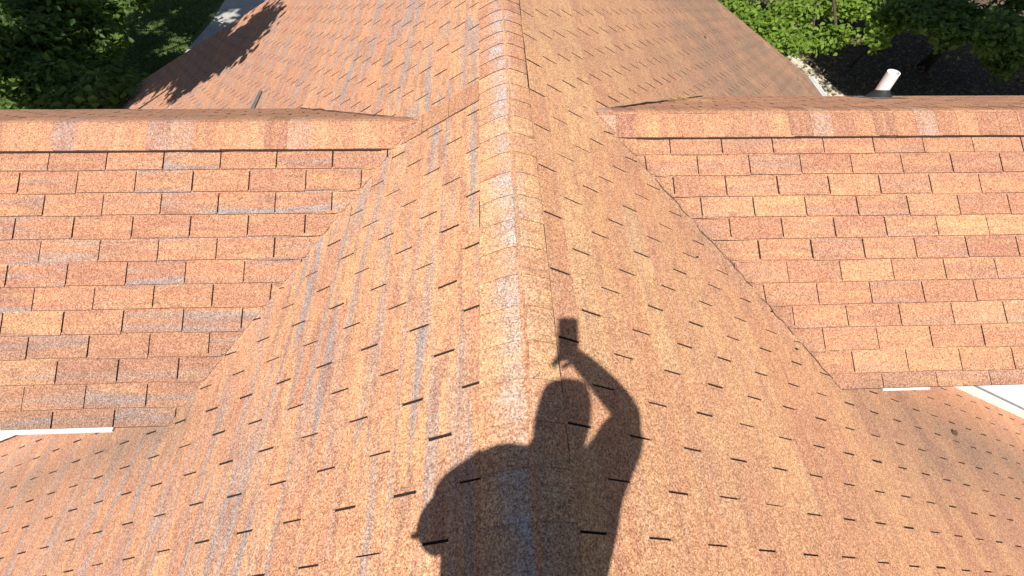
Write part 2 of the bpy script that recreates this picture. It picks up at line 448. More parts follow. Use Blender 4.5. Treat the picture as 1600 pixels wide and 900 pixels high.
# ------------------------------------------------------------------ ridge caps
def cap_piece(along0, along1, prof, axis, hi, lo, col, uvo, parent, w_jit=0., h=.006, stf=0., crest=None):
    """prof: list of (across, z) ; piece spans along0..along1, butt end at along0"""
    S = Surf(); n = len(prof)
    def pt(a, c, z): return (a, c, z) if axis == 'x' else (c, a, z)
    arc = [0]
    for i in range(1, n): arc.append(arc[-1] + math.hypot(prof[i][0]-prof[i-1][0], prof[i][1]-prof[i-1][1]))
    for i in range(n-1):
        (c0, z0), (c1, z1) = prof[i], prof[i+1]
        if i == 0: c0 += w_jit
        if i == n-2: c1 += w_jit*.6
        vs = [pt(along0, c0, z0+hi), pt(along0, c1, z1+hi), pt(along1, c1, z1+lo), pt(along1, c0, z0+lo)]
        if axis == 'x': vs = vs[::-1]
        uvs = [(arc[i]+uvo, along0), (arc[i+1]+uvo, along0), (arc[i+1]+uvo, along1), (arc[i]+uvo, along1)]
        if axis == 'x': uvs = uvs[::-1]
        S.face(vs, uvs, 0, col, [stf]*4)
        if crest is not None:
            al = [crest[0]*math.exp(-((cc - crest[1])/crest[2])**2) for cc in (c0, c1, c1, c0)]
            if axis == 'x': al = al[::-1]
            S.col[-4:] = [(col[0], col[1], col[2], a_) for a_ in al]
        A, B = pt(along0, c0, z0+hi), pt(along0, c1, z1+hi)
        S.face([A, B, (B[0], B[1], B[2]-h), (A[0], A[1], A[2]-h)], [(0, 0)]*4, 1, col, [0]*4)
    for e, s in ((0, 1), (n-1, -1)):
        c0, z0 = prof[e]; c0 += w_jit if e == 0 else w_jit*.6
        A, B = pt(along0, c0, z0+hi), pt(along1, c0, z0+lo)
        S.face([A, B, (B[0], B[1], B[2]-.012), (A[0], A[1], A[2]-.012)], [(0, 0)]*4, 1, col, [0]*4)
    o = S.build('ridge_cap', parent)
    for p in o.data.polygons: p.use_smooth = (p.material_index == 0)
    return o
def main_profile():
    P = []; a = .058
    for i in range(15):
        x = -.0400 + (.2140+.0400)*i/14; d = x - RX
        sl = SL if d < 0 else SR
        P.append((x, RZ - sl*(math.sqrt(d*d+a*a)-a*.75) + (.004 if i >= 13 else .001 if i == 12 else 0)))
    return P
def wing_profile(ay, az, s_near, s_far, near_y, far_y):
    P = []; a = .030
    for i in range(15):
        y = near_y + (far_y-near_y)*i/14; d = y - ay
        sl = s_near if d < 0 else s_far
        P.append((y, az - sl*(math.sqrt(d*d+a*a)-a*.62)))
    return P
mp = main_profile()
y = -.95; caps = []
while y < 8.62:
    step = .138 + random.gauss(0, .003)
    far = y > 2.38
    tint = min(1, max(0, random.gauss(.86 if y < 1.6 else .68 if not far else .5, .1)))
    if far and random.random() < .3: tint = random.choice((.3, .85))
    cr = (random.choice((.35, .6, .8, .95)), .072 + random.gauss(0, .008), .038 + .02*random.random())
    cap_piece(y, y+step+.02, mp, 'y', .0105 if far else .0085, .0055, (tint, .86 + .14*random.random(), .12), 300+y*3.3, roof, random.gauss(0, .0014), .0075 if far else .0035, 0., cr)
    y += step
for (ay, az, sn, sf, ny, fy, xa, xb, side) in ((AL_Y, AL_Z, SWL, SFL, 2.336, 2.645, -5.2, -.43, 0), (AR_Y, AR_Z, SWR, SFR, 2.405, 2.715, .62, 6.0, 1)):
    pr = wing_profile(ay, az, sn, sf, ny, fy); x = xa; i = 0
    while x < xb:
        st = .127 + random.gauss(0, .003)
        t = min(.95, max(0, random.gauss(.42, .10))); gy = .0
        if random.random() < .2: t = random.choice((.1, .2))
        gy = random.choice((0, 0, 0, .1, .15, .5, .6)) if side == 0 else random.choice((0, 0, 0, 0, 0, .2, .6))
        x1 = min(x+st, xb)
        cap_piece(x, x1 + (.02 if x1 < xb else 0), pr, 'x', .0100, .0080, (t, .34 + .25*random.random(), 0, gy*.65), 400+x*2.7, roof, random.gauss(0, .0016), .0022)
        x = x1
# lifted shingle strip next to the end of the left wing's ridge
def slab_on(k, pts, h0, name, parent, col):
    S = Surf(); Hf = HF[k]; n = len(pts)
    top = [(x, y, Hf(x, y)+h0) for x, y in pts]
    S.face(top, [(x*0+yy+17, xx) for (xx, yy), x in zip(pts, range(n))], 0, col, [0]*n)
    for i in range(n):
        A, B = top[i], top[(i+1) % n]
        S.face([A, (A[0], A[1], A[2]-.010), (B[0], B[1], B[2]-.010), B], [(0, 0)]*4, 1, col, [0]*4)
    return S.build(name, parent)
for i, (xa, xb) in enumerate(((-.555, -.365), (-.363, -.210), (-.208, -.044))):
    slab_on('ml', ccw([(xa, 2.345+random.gauss(0, .003)), (xb, 2.340+random.gauss(0, .003)), (xb, 2.52), (xa, 2.52 if i else 2.44)]), .0135, 'shingle_strip', roof, ((.5, .55, .42)[i], .5, .1))

# cut shingle edges along the valleys: narrow dark ribbons that follow the crease
def ribbon(name, pts, wd, h, mat, parent=roof):
    q = MB()
    for (a, b) in zip(pts, pts[1:]):
        a, b = Vector(a), Vector(b); sd_ = (b-a).cross(Vector((0, 0, 1))).normalized()*wd*.5; u = Vector((0, 0, h))
        q.add([a-sd_, a+sd_, b+sd_, b-sd_, a-sd_+u, a+sd_+u, b+sd_+u, b-sd_+u], [(4, 5, 6, 7), (0, 1, 5, 4), (2, 3, 7, 6), (1, 2, 6, 5), (3, 0, 4, 7)])
    return q.build(name, mat, parent)
def vpts(fx, fz, y0, y1, n, off, jit):
    out = []
    for i in range(n+1):
        y = y0 + (y1-y0)*i/n; x = fx(y) + random.gauss(0, jit); out.append((x, y, fz(x, y) + off))
    return out
ribbon('valley_edge', vpts(fx_r, lambda x, y: max(z_mr(x, y), z_fr(x, y)), 2.66, 3.96, 14, .008, .006), .016, .006, M_FELT)
ribbon('valley_edge', vpts(fx_l, lambda x, y: max(z_ml(x, y), z_fl(x, y)), 2.66, 3.74, 12, .008, .005), .012, .005, M_EDGE)
def rib_line(x, y0, y1, n, zf, off, jit, axis='y'):
    out = []
    for i in range(n+1):
        t = y0 + (y1-y0)*i/n; a = x + random.gauss(0, jit); out.append((a, t, zf(a, t) + off) if axis == 'y' else (t, a, zf(t, a) + off))
    return out
ribbon('cap_edge_shadow', rib_line(.2155, -.6, 2.32, 34, z_mr, .0088, .0010), .0042, .003, M_FELT)  # dark felt ribbons drawn in as the shadow line along the cap edges
ribbon('cap_edge_shadow', rib_line(.2165, 2.36, 8.6, 50, z_mr, .0105, .0016), .0075, .003, M_FELT)
for ya, yb in ((1.33, 1.58), (.94, 1.06), (.44, .56)): ribbon('cap_edge_shadow', rib_line(-.0405, ya, yb, 4, z_ml, .0095, .0006), .0026, .002, M_FELT)
ribbon('cap_edge_shadow', rib_line(2.3335, -5.2, -.60, 46, lambda x, y: z_wl(x, y), .0082, .0012, 'x'), .0058, .002, M_FELT)
ribbon('cap_edge_shadow', rib_line(2.4025, .86, 6.0, 46, lambda x, y: z_wr(x, y), .0082, .0012, 'x'), .0052, .002, M_FELT)
for ya, yb, nn in ((2.18, 1.98, 3), (1.93, 1.62, 5), (1.56, 1.38, 3), (1.33, 1.17, 3)):
    ribbon('valley_edge', vpts(vx_r, H_wr, ya, yb, nn*2, .0068, .007), .0042, .003, M_EDGE)

# ------------------------------------------------------------------ walls, trims, drip edges
wl_top = z_wl(0, EL_Y); wr_top = z_wr(0, ER_Y)
def wall_box(name, a, b, mat, parent=house):
    q = MB(); q.box(a, b); return q.build(name, mat, parent)
GZ = -CAMZ
wall_box('wall', (-5.0, WALL_L+.03, GZ), (-.9, 3.45, -2.72), M_SIDING)
wall_box('wall', (1.2, WALL_R+.03, GZ), (5.8, 3.55, -2.66), M_SIDING)
wall_box('wall', (-5.2, -2.4, GZ), (5.7, 1.30, -5.10), M_BRICK)
wall_box('wall', (-7.8, 3.75, GZ), (5.7, 8.3, -6.05), M_BRICK)
# gable wall at the far end
g_ = MB(); g_.add([(-7.8, 8.31, -6.05), (5.7, 8.31, -6.05), (5.7, 8.31, -4.95), (RX, 8.31, RZ-.08), (XBR, 8.31, z_ml(XBR, 0)-.08), (-7.8, 8.31, z_ml(-7.8, 0)-.08)], [(0, 1, 2, 3, 4, 5)]); g_.build('gable_wall', M_BRICK, house)
g_ = MB(); g_.add([(-5.2, -2.35, -5.10), (5.7, -2.35, -5.10), (5.7, -2.35, z_mr(5.7, 0)-.05), (RX, -2.35, RZ-.06), (XBR, -2.35, z_ml(XBR, 0)-.06), (-5.2, -2.35, z_ml(-5.2, 0)-.06)], [(0, 1, 2, 3, 4, 5)]); g_.build('gable_wall', M_BRICK, house)
for sx, ay, az, ny, fy, nz, fz, xx in ((-1, AL_Y, AL_Z, WALL_L, 3.45, z_wl(0, WALL_L), z_fl(0, 3.45), -5.03), (1, AR_Y, AR_Z, WALL_R, 3.55, z_wr(0, WALL_R), z_fr(0, 3.55), 5.83)):
    g_ = MB(); g_.add([(xx, ny, GZ), (xx, fy, GZ), (xx, fy, fz-.05), (xx, ay, az-.05), (xx, ny, nz-.05)], [(0, 1, 2, 3, 4)]); g_.build('gable_wall', M_SIDING, house)
# lap siding boards on the wing walls, each leaning out at its foot
def siding(xa, xb, ywall, zlo, zhi, exp=.112):
    z = zhi
    while z > zlo:
        q = MB(); q.add([(xa, ywall+.004, z), (xb, ywall+.004, z), (xb, ywall-.012, z-exp), (xa, ywall-.012, z-exp), (xa, ywall+.008, z-exp), (xb, ywall+.008, z-exp)],
                        [(0, 1, 2, 3)[::-1], (3, 2, 5, 4)[::-1]]); q.build('siding_board', M_SIDING, house); z -= exp
siding(2.0, 5.8, WALL_R+.02, -4.75, -2.75)
siding(-5.0, -2.0, WALL_L+.02, -4.6, -2.80)
# sloping white trim where the main roof runs along the wing walls, and the dark step line above it
def trim(x0, x1, yw, zf, name, off, hgt, thick, mat):
    q = MB(); ra = []; rb = []
    for x, ring in ((x0, ra), (x1, rb)):
        z = zf(x, 0) + off
        ring += [(x, yw, z), (x, yw-thick, z), (x, yw-thick, z+hgt), (x, yw, z+hgt)]
    q.prism(ra, rb); return q.build(name, mat, house)
trim(2.6, 5.8, WALL_R, z_mr, 'wall_trim', -.02, .105, .028, M_WHITE)
trim(2.6, 5.8, WALL_R, z_mr, 'step_flashing', .0865, .016, .012, M_LEAD)
trim(-5.0, -2.4, WALL_L, z_ml, 'wall_trim', -.02, .105, .028, M_WHITE)
trim(-5.0, -2.4, WALL_L, z_ml, 'step_flashing', .0865, .016, .012, M_LEAD)
# drip edges of the wing eaves
def drip(xa, xb, y, z, out, name='drip_edge', hgt=.05):
    q = MB(); q.box((xa, y-out, z-hgt), (xb, y+.02, z+.001)); o = q.build(name, M_WHITE, house); return o
drip(-5.2, -1.93, EL_Y-.001, wl_top+.002, .016, hgt=.016)
drip(2.12, 2.385, ER_Y-.001, wr_top-.001, .010, hgt=.008)
# fascia and soffit under the wing eaves
wall_box('fascia', (-5.2, EL_Y+.075, wl_top-.17), (-2.0, EL_Y+.095, wl_top-.022), M_WHITE)
wall_box('fascia', (2.15, ER_Y+.075, wr_top-.16), (6.0, ER_Y+.095, wr_top-.016), M_WHITE)
wall_box('soffit', (-5.2, EL_Y+.096, wl_top-.19), (-1.95, WALL_L+.03, wl_top-.17), M_WHITE)
wall_box('soffit', (2.4, ER_Y+.096, wr_top-.19), (6.0, WALL_R+.03, wr_top-.17), M_WHITE)
# gutter on the far right eave, rake boards
def gutter(ya, yb, x, z, s):
    prof = [(0, 0), (0, -.09), (.05*s, -.11), (.10*s, -.09), (.115*s, 0), (.105*s, 0), (.092*s, -.082), (.05*s, -.098), (.008*s, -.082), (.008*s, 0)]
    q = MB(); a = [(x+dx, ya, z+dz) for dx, dz in prof]; b = [(x+dx, yb, z+dz) for dx, dz in prof]
    q.prism(a, b, caps=False); return q.build('gutter', M_WHITE, house)
gutter(3.6, RAKE, XR-.01, z_mr(XR, 0)-.004, 1)
gutter(3.5, RAKE, XL_FAR+.01, z_ml(XL_FAR, 0)-.004, -1)
for zf, xs in ((z_mr, (RX, XR)), (z_ml, (RX, XBR)), (z_ml, (XBR, XL_FAR))):
    q = MB(); ra = []; rb = []
    for x, ring in ((xs[0], ra), (xs[1], rb)):
        z = zf(x, 0); ring += [(x, RAKE-.03, z-.006), (x, RAKE-.006, z-.006), (x, RAKE-.006, z-.18), (x, RAKE-.03, z-.18)]
    q.prism(ra, rb); q.build('rake_board', M_WHITE, house)
# sliver of loose flashing on the far left slope
def on_ml(x, y): return (x, y, z_ml(x, y) + .012)
q = MB(); fa = [(-2.345, 4.50), (-2.275, 4.44), (-2.285, 4.76), (-2.335, 4.79)]
q.add([on_ml(*p) for p in fa] + [(x, y, z_ml(x, y)+.022) for x, y in fa], [(0, 3, 2, 1), (4, 5, 6, 7), (0, 1, 5, 4), (1, 2, 6, 5), (2, 3, 7, 6), (3, 0, 4, 7)]); q.build('flashing', M_LEAD, house)

# ------------------------------------------------------------------ vent pipe on the far slope of the right wing
vx, vy = 3.33, 3.74; vz = z_fr(vx, vy)
vent = empty('vent_pipe', (vx, vy, vz+CAMZ)); tag(vent, 'white plastic vent pipe with a black rubber collar standing behind the right wing ridge', 'vent pipe')
q = MB(); n = 20; r0, r1 = .050, .0435; Hh = .235
for zz, (ra, rb) in (((-.05, Hh), (r0, r0)),):
    out_b = [(r0*math.cos(2*math.pi*i/n), r0*math.sin(2*math.pi*i/n), -.06) for i in range(n)]; out_t = [(a, b, Hh) for a, b, _ in out_b]
    in_t = [(a*r1/r0, b*r1/r0, Hh) for a, b, _ in out_b]; in_b = [(a, b, Hh-.25) for a, b, _ in in_t]
    q.v = out_b + out_t + in_t + in_b
    for i in range(n):
        j = (i+1) % n; q.f += [(i, j, n+j, n+i), (n+i, n+j, 2*n+j, 2*n+i), (2*n+i, 2*n+j, 3*n+j, 3*n+i)]; q.mi += [0]*3
q.build('pipe', M_PVC, vent)
q = MB(); tilt = lambda x, y, h: (x, y, h - SFR*y)
rings = [[tilt(rr*math.cos(2*math.pi*i/n), rr*math.sin(2*math.pi*i/n)*1.1, hh) for i in range(n)] for rr, hh in ((.098, .012), (.090, .022), (.066, .050), (.053, .075), (.0505, .078))]
for a, b in zip(rings, rings[1:]): q.prism(a, b, caps=False)
q.build('rubber_collar', M_RUB, vent, True)
q = MB(); pr = [tilt(.15*sx, .15*sy, 0) for sx, sy in ((-1, -1), (1, -1), (1, 1), (-1, 1))]
q.prism([(a, b, c+.010) for a, b, c in pr], [(a, b, c+.014) for a, b, c in pr]); q.build('base_plate', M_LEAD, vent)

# ------------------------------------------------------------------ ground
def ground_material():
    g = NG('leaf_littered_soil', .95); tc = g.n('ShaderNodeTexCoord'); ob = tc.outputs['Object']
    a = g.noise(ob, 1.3, 6, .7); b = g.noise(ob, 14, 5, .7)
    c = g.ramp(b, [(.30, c4(.05, .037, .025)), (.55, c4(.13, .10, .07)), (.74, c4(.40, .35, .27))])
    c = g.mix(c, c4(.12, .085, .06), g.mapr(a, .5, .7, 0, .8)); g.color(c); g.bump(b, .8, .05); return g.m
def grass_material():
    g = NG('lawn', .9); tc = g.n('ShaderNodeTexCoord'); ob = tc.outputs['Object']
    a = g.noise(ob, .8, 4, .6); b = g.noise(ob, 22, 5, .7)
    c = g.mix(c4(.055, .10, .022), c4(.13, .19, .05), g.mapr(b, .35, .65)); c = g.mix(c, c4(.17, .19, .07), g.mapr(a, .5, .75, 0, .7))
    g.color(c); g.bump(b, .8, .04); return g.m
M_SOIL = ground_material(); M_LAWN = grass_material()
M_CONC = simple('driveway_concrete', (.42, .41, .38), .9, 3, .18, .3, bdist=.01)
M_BARK = simple('bark', (.085, .06, .045), .95, 14, .45, .8, bdist=.02)
def sheet(name, xs, ys, zf, mat):
    V = [(x, y, zf(x, y)) for y in ys for x in xs]; nx = len(xs)
    F = [(j*nx+i, j*nx+i+1, (j+1)*nx+i+1, (j+1)*nx+i) for j in range(len(ys)-1) for i in range(nx-1)]
    o = mesh_obj(name, V, F, mat, smooth=True); o['kind'] = 'structure'; return o
def bumps(x, y): return .05*math.sin(x*.7+1)*math.cos(y*.53) + .03*math.sin(1.9*x+.7*y)
xs = [-400, -200, -90] + [-50+2*i for i in range(51)] + [90, 200, 400]
sheet('ground', xs, xs, lambda x, y: -.12 + (bumps(x, y) if abs(x) < 60 and abs(y) < 60 else 0), M_SOIL)
lx = [-40+.8*i for i in range(41)]; ly = [6+.8*i for i in range(50)]
sheet('lawn', lx, ly, lambda x, y: .045 + .3*bumps(x, y), M_LAWN)
q = MB(); dp = [(-9.3, 12.0), (-7.4, 12.0), (-7.15, 17.0), (-6.0, 22.0), (-4.6, 30.0), (-8.6, 30.0), (-9.0, 21.5), (-8.85, 17.0)]
q.add([(x, y, .10) for x, y in dp] + [(x, y, -.1) for x, y in dp], [tuple(range(8))] + [(i, (i+1) % 8, 8+(i+1) % 8, 8+i)[::-1] for i in range(8)])
tag(q.build('driveway', M_CONC), kind='structure')

# ------------------------------------------------------------------ trees
def leaf_material(name, dark, light, trans=.35):
    g = NG(name, .55); at = g.n('ShaderNodeAttribute', attribute_name='leaf_random')
    c = g.mix(c4(*dark), c4(*light), at.outputs['Fac']); g.color(c)
    g.b.inputs['Specular IOR Level'].default_value = .35
    t = g.n('ShaderNodeBsdfTranslucent'); g.put(t.inputs[0], g.mix(c, c4(.30, .45, .04), .35)); mx = g.n('ShaderNodeMixShader'); mx.inputs[0].default_value = trans
    out = g.t.nodes['Material Output']; g.l(g.b.outputs[0], mx.inputs[1]); g.l(t.outputs[0], mx.inputs[2]); g.l(mx.outputs[0], out.inputs[0])
    return g.m
M_LEAF_D = leaf_material('dark_leaf', (.035, .08, .014), (.17, .28, .05))
M_LEAF_B = leaf_material('bright_leaf', (.09, .17, .015), (.26, .38, .05), .42)
M_LEAF_M = leaf_material('mid_leaf', (.05, .11, .022), (.17, .28, .06))
def leaves(name, centers, normals, size, mat, parent, elong=1.6):
    """one mesh of folded pointed leaves, 4 triangles each"""
    n = len(centers); C = np.asarray(centers); N = np.asarray(normals)
    N /= np.linalg.norm(N, axis=1)[:, None] + 1e-9
    a = rng.normal(size=(n, 3)); a -= (a*N).sum(1)[:, None]*N; a /= np.linalg.norm(a, axis=1)[:, None] + 1e-9
    b = np.cross(N, a); s = (size*rng.uniform(.65, 1.25, n))[:, None]
    tpl = np.array([(-.5, 0, 0), (-.12, .33, .10), (.20, .24, .08), (.55, 0, -.05), (.20, -.24, .08), (-.12, -.33, .10)]) * np.array([1, 1.6/elong, 1])
    V = (C[:, None, :] + s[:, None]*(tpl[None, :, 0:1]*a[:, None] + tpl[None, :, 1:2]*b[:, None] + tpl[None, :, 2:3]*N[:, None])).reshape(-1, 3)
    base = (np.arange(n)*6)[:, None]
    T = np.array([(0, 3, 1), (1, 3, 2), (0, 5, 3), (5, 4, 3)])
    F = (base[:, None, :] + T[None]).reshape(-1, 3)
    me = bpy.data.meshes.new(name); me.vertices.add(len(V)); me.vertices.foreach_set('co', V.astype(np.float32).ravel())
    me.loops.add(F.size); me.loops.foreach_set('vertex_index', F.astype(np.int32).ravel())
    me.polygons.add(len(F)); me.polygons.foreach_set('loop_start', np.arange(0, F.size, 3, dtype=np.int32))
    try: me.polygons.foreach_set('loop_total', np.full(len(F), 3, dtype=np.int32))
    except Exception: pass
    me.update(calc_edges=True); me.materials.append(mat)
    at = me.attributes.new('leaf_random', 'FLOAT', 'POINT'); at.data.foreach_set('value', np.repeat(rng.random(n), 6).astype(np.float32))
    return link(bpy.data.objects.new(name, me), parent)
def tree(base, trunk_top, clumps, nleaf, size, mat, label, cat='tree', group=None, name='leafy_tree', trunk_r=.16, elong=1.6, sprays=26):
    """clumps: (x, y, z, rx, ry, rz) world heights; leaves gather on sprays hung from twigs"""
    t = empty(name, base); tag(t, label, cat, group)
    B = Vector(base); tt = Vector(trunk_top)
    q = MB(); mid = (B + tt)/2 + Vector((random.gauss(0, .15), random.gauss(0, .15), 0))
    loc = lambda p: tuple(Vector(p) - B)
    q.tube([loc(B - Vector((0, 0, .3))), loc(mid), loc(tt)], [trunk_r*1.25, trunk_r, trunk_r*.6], 9)
    q.build('trunk', M_BARK, t, True)
    q = MB(); C = []; N = []
    tot = sum(c[3]*c[4]*c[5] for c in clumps)**1.0
    for (x, y, z, rx, ry, rz) in clumps:
        c = Vector((x, y, z)); st = B.lerp(tt, random.uniform(.55, 1.))
        q.tube([loc(st), loc(st.lerp(c, .5) + Vector((0, 0, .2*(c-st).length*.3))), loc(c)], [trunk_r*.38, trunk_r*.25, .03], 6)
        k = max(60, int(nleaf*(rx*ry*rz)/tot)); ns = max(8, int(sprays*(rx*ry*rz)**.5))
        for _ in range(ns):
            d = Vector((random.gauss(0, 1), random.gauss(0, 1), random.gauss(0, 1))).normalized(); rr = random.uniform(.45, 1.)**.5
            e = c + Vector((d.x*rx, d.y*ry, d.z*rz))*rr
            q.tube([loc(c), loc(c.lerp(e, .55)), loc(e)], [.022, .012, .004], 4, caps=False)
            m_ = max(3, k//ns); L = (e - c)
            tt_ = rng.uniform(.35, 1.08, m_)[:, None]
            sp = np.array(c)[None] + np.array(L)[None]*tt_ + rng.normal(size=(m_, 3))*np.array((.20, .20, .09))*(.6+.55*min(rx, rz))
            C.append(sp); nn = rng.normal(size=(m_, 3))*.55 + np.array((0, -.25, .9)) + np.array(d)[None]*.3; N.append(nn)
    q.build('limbs', M_BARK, t, True)
    C = np.concatenate(C) - np.array(base)[None]; leaves('crown', C, np.concatenate(N), size, mat, t, elong)
    return t
def blob(cx, cy, cz, R_, n, rr=(.7, 1.2)):
    out = []
    for _ in range(n):
        d = Vector((random.gauss(0, 1), random.gauss(0, 1), random.gauss(0, .8))).normalized()*random.uniform(.3, 1)**.5
        s = random.uniform(*rr); out.append((cx+d.x*R_[0], cy+d.y*R_[1], cz+d.z*R_[2], s, s, s*.7))
    return out
Z = CAMZ
# left side
left = [(-6.35, 8.0, 3.02, .34, .3, .16), (-6.75, 8.5, 2.9, .4, .34, .2), (-7.2, 8.1, 2.7, .45, .4, .25), (-9.9, 11.3, 2.6, 1.1, 1., .6), (-9.4, 9.7, 2.7, .9, .9, .6), (-8.3, 8.9, 2.5, .9, .7, .5), (-9.0, 10.4, 2.6, .8, .8, .5), (-7.7, 9.0, 2.4, .7, .6, .4), (-7.15, 8.5, 2.2, .55, .5, .3),
        (-7.1, 9.3, 2.1, .6, .6, .35), (-7.6, 9.8, 2.2, .45, .5, .35), (-9.3, 11.9, 3.1, .9, .8, .5), (-8.8, 11.4, 2.4, .6, .7, .45), (-8.5, 10.6, 2.3, .5, .5, .35), (-10.8, 10.2, 3.0, 1., 1., .7), (-9.6, 8.7, 3.0, .9, .8, .5)]
tree((-10.6, 10.6, 0), (-10.2, 10.4, 2.0), left, 30000, .150, M_LEAF_D, 'dark broadleaf tree left of the roof, its lowest boughs hanging over the shingles', elong=1.8)
tree((-9.6, 4.6, 0), (-8.4, 5.0, 7.0), [(-8.4+.69*i, 5.08+.05*i+random.uniform(-.25, .25), 8.0+random.uniform(-.5, .9), .8, .62, .6) for i in range(7)] + blob(-6.6, 5.8, 9.3, (2.0, .7, .6), 9, (.7, 1.0)) + blob(-10.5, 6.6, 9.6, (1.4, 1.6, .5), 7, (.45, .75)), 30000, .18, M_LEAF_D, 'tall tree behind the left wing whose leafy shadow darkens the far left roof corner', trunk_r=.22)
tree((-12.4, 14.6, 0), (-12.2, 14.8, 3.2), [(-9.6, 13.4, 1.9, .5, .45, .4), (-12.2, 14.6, 2.4, 1., .9, .7), (-12.2, 13.0, 2.7, .8, .7, .5), (-9.5, 14.9, 2.6, .7, .6, .5), (-9.0, 14.2, 2.2, .5, .5, .4), (-11.2, 16.6, 3.0, .9, .8, .6)], 13000, .15, M_LEAF_D, 'dark tree at the top edge of the photo between the pale shrub and the lawn')
tree((-10.3, 13.8, 0), (-10.3, 13.8, .9), [(-10.3, 13.7, 1.35, .55, .5, .5), (-10.7, 14.3, 1.9, .4, .4, .45), (-9.9, 13.1, 1.2, .5, .45, .4)], 12000, .075, leaf_material('pale_leaf', (.13, .19, .05), (.22, .29, .09)), 'pale yellow-green feathery shrub lit by the sun among the dark left trees', 'shrub', name='pale_shrub', trunk_r=.05, elong=3.2)
tree((-14.2, 8.8, 0), (-12.6, 8.9, 8.5), blob(-11.6, 9.9, 10.6, (2.6, 2.9, .9), 13, (.5, .8)), 5600, .24, M_LEAF_D, 'tallest tree on the left, its dappled shade lying over the lawn and driveway', trunk_r=.25)
# right side
brt = [(5.58, 11.86), (5.85, 10.95), (6.1, 10.3), (6.69, 11.24), (6.9, 10.51), (7.15, 10.2), (7.96, 11.79), (8.15, 11.5), (5.98, 9.85), (7.4, 12.74), (6.41, 12.55), (8.1, 12.9)]
tree((10.2, 16.6, 0), (8.8, 14.2, 2.7), [(x+.25, y+.15, 2.75+random.uniform(-.1, .25), .42 if i not in (5, 7, 8) else .24, .34 if i not in (5, 7, 8) else .2, .20) for i, (x, y) in enumerate(brt)], 9500, .105, M_LEAF_B, 'bright green leafy tree in full sun beside the right gable edge of the roof', sprays=70)
tree((11.4, 14.6, 0), (11.0, 13.8, 1.7), [(10.55, 13.05, 1.9, .36, .36, .34), (10.15, 12.55, 1.75, .22, .22, .2), (11.0, 13.5, 2.1, .2, .2, .2)], 1000, .15, M_LEAF_B, 'small broad-leaved sapling alone in the shade right of the bright green tree', 'sapling', name='sapling', trunk_r=.03, sprays=60)
dk_ = [(11.1, 12.9), (11.5, 12.0), (12.6, 13.0), (12.0, 11.3), (13.9, 13.4), (13.2, 11.9), (11.5, 13.8), (14.6, 12.4), (12.9, 14.4), (14.9, 14.2), (15.6, 13.2), (14.0, 15.4), (15.6, 15.2)]
tree((13.8, 14.6, 0), (13.2, 13.4, 2.0), [(x, y, 2.0+random.uniform(-.5, .5), .62, .5, .42) for x, y in dk_], 12000, .15, M_LEAF_M, 'large dark tree with broad leaves in the top right corner of the photo')
tree((12.0, 16.8, 0), (12.0, 16.6, 1.4), [(11.6, 16.2, 1.3, .9, .7, .6), (12.8, 16.6, 1.6, .9, .7, .6), (10.4, 16.6, 1.2, .8, .6, .6), (9.6, 17.4, 1.4, .9, .7, .7)], 9000, .14, M_LEAF_D, 'dark low shrubs at the top edge behind the small sapling', name='shrubby_tree', trunk_r=.08)
tree((15.2, 6.4, 0), (14.0, 7.0, 9.4), blob(13.1, 8.0, 11.2, (4.7, 4.2, 1.1), 42, (.8, 1.2)), 30000, .28, M_LEAF_D, 'tall shade tree on the right whose dappled shadow covers the bare ground', trunk_r=.26)

# ------------------------------------------------------------------ leaf litter and grass
def ground_leaves(name, n, x0, x1, y0, y1, size, mat, kind='stuff', z=-.10):
    P = np.stack([rng.uniform(x0, x1, n), rng.uniform(y0, y1, n), np.full(n, z) + rng.uniform(0, .05, n)], 1)
    N = rng.normal(size=(n, 3))*.35 + np.array((0, 0, 1.)); o = leaves(name, P, N, size, mat, None); o['kind'] = kind; return o
M_DRY = leaf_material('dry_leaf', (.09, .055, .03), (.30, .22, .13), .1)
M_SAND = simple('pale_sandy_soil', (.52, .47, .36), .95, 5, .35, .6, bdist=.03)
q = MB(); sp_ = [(6.5, 6.0), (9.4, 6.0), (10.0, 9.5), (10.5, 12.0), (10.2, 13.5), (9.5, 16.0), (7.5, 19.0), (6.5, 19.0)]
q.add([(x, y, .02) for x, y in sp_] + [(x, y, -.3) for x, y in sp_], [tuple(range(8))] + [(i, (i+1) % 8, 8+(i+1) % 8, 8+i)[::-1] for i in range(8)])
tag(q.build('path', M_SAND), kind='structure')
ground_leaves('leaf_litter', 13000, 7, 22, 10, 22, .10, M_DRY, z=.02)
n = 60000
gx = rng.uniform(-19, -8.6, n); gy = rng.uniform(12, 24, n); h = rng.uniform(.04, .10, n); a = rng.uniform(0, 6.28, n)
ok = gx < -9.35 + (gy-12)*.05; gx, gy, h, a = gx[ok], gy[ok], h[ok], a[ok]; n = len(gx)
V = np.zeros((n, 3, 3)); wd = .012
V[:, 0] = np.stack([gx - wd*np.cos(a), gy - wd*np.sin(a), np.full(n, .04)], 1); V[:, 1] = np.stack([gx + wd*np.cos(a), gy + wd*np.sin(a), np.full(n, .04)], 1)
V[:, 2] = np.stack([gx + rng.normal(0, .03, n), gy + rng.normal(0, .03, n), .04 + h], 1)
me = bpy.data.meshes.new('grass'); me.from_pydata(V.reshape(-1, 3).tolist(), [], [(3*i, 3*i+1, 3*i+2) for i in range(n)]); me.materials.append(M_LAWN)
tag(link(bpy.data.objects.new('grass', me)), 'short green grass of the lawn beside the driveway', 'grass', kind='stuff')

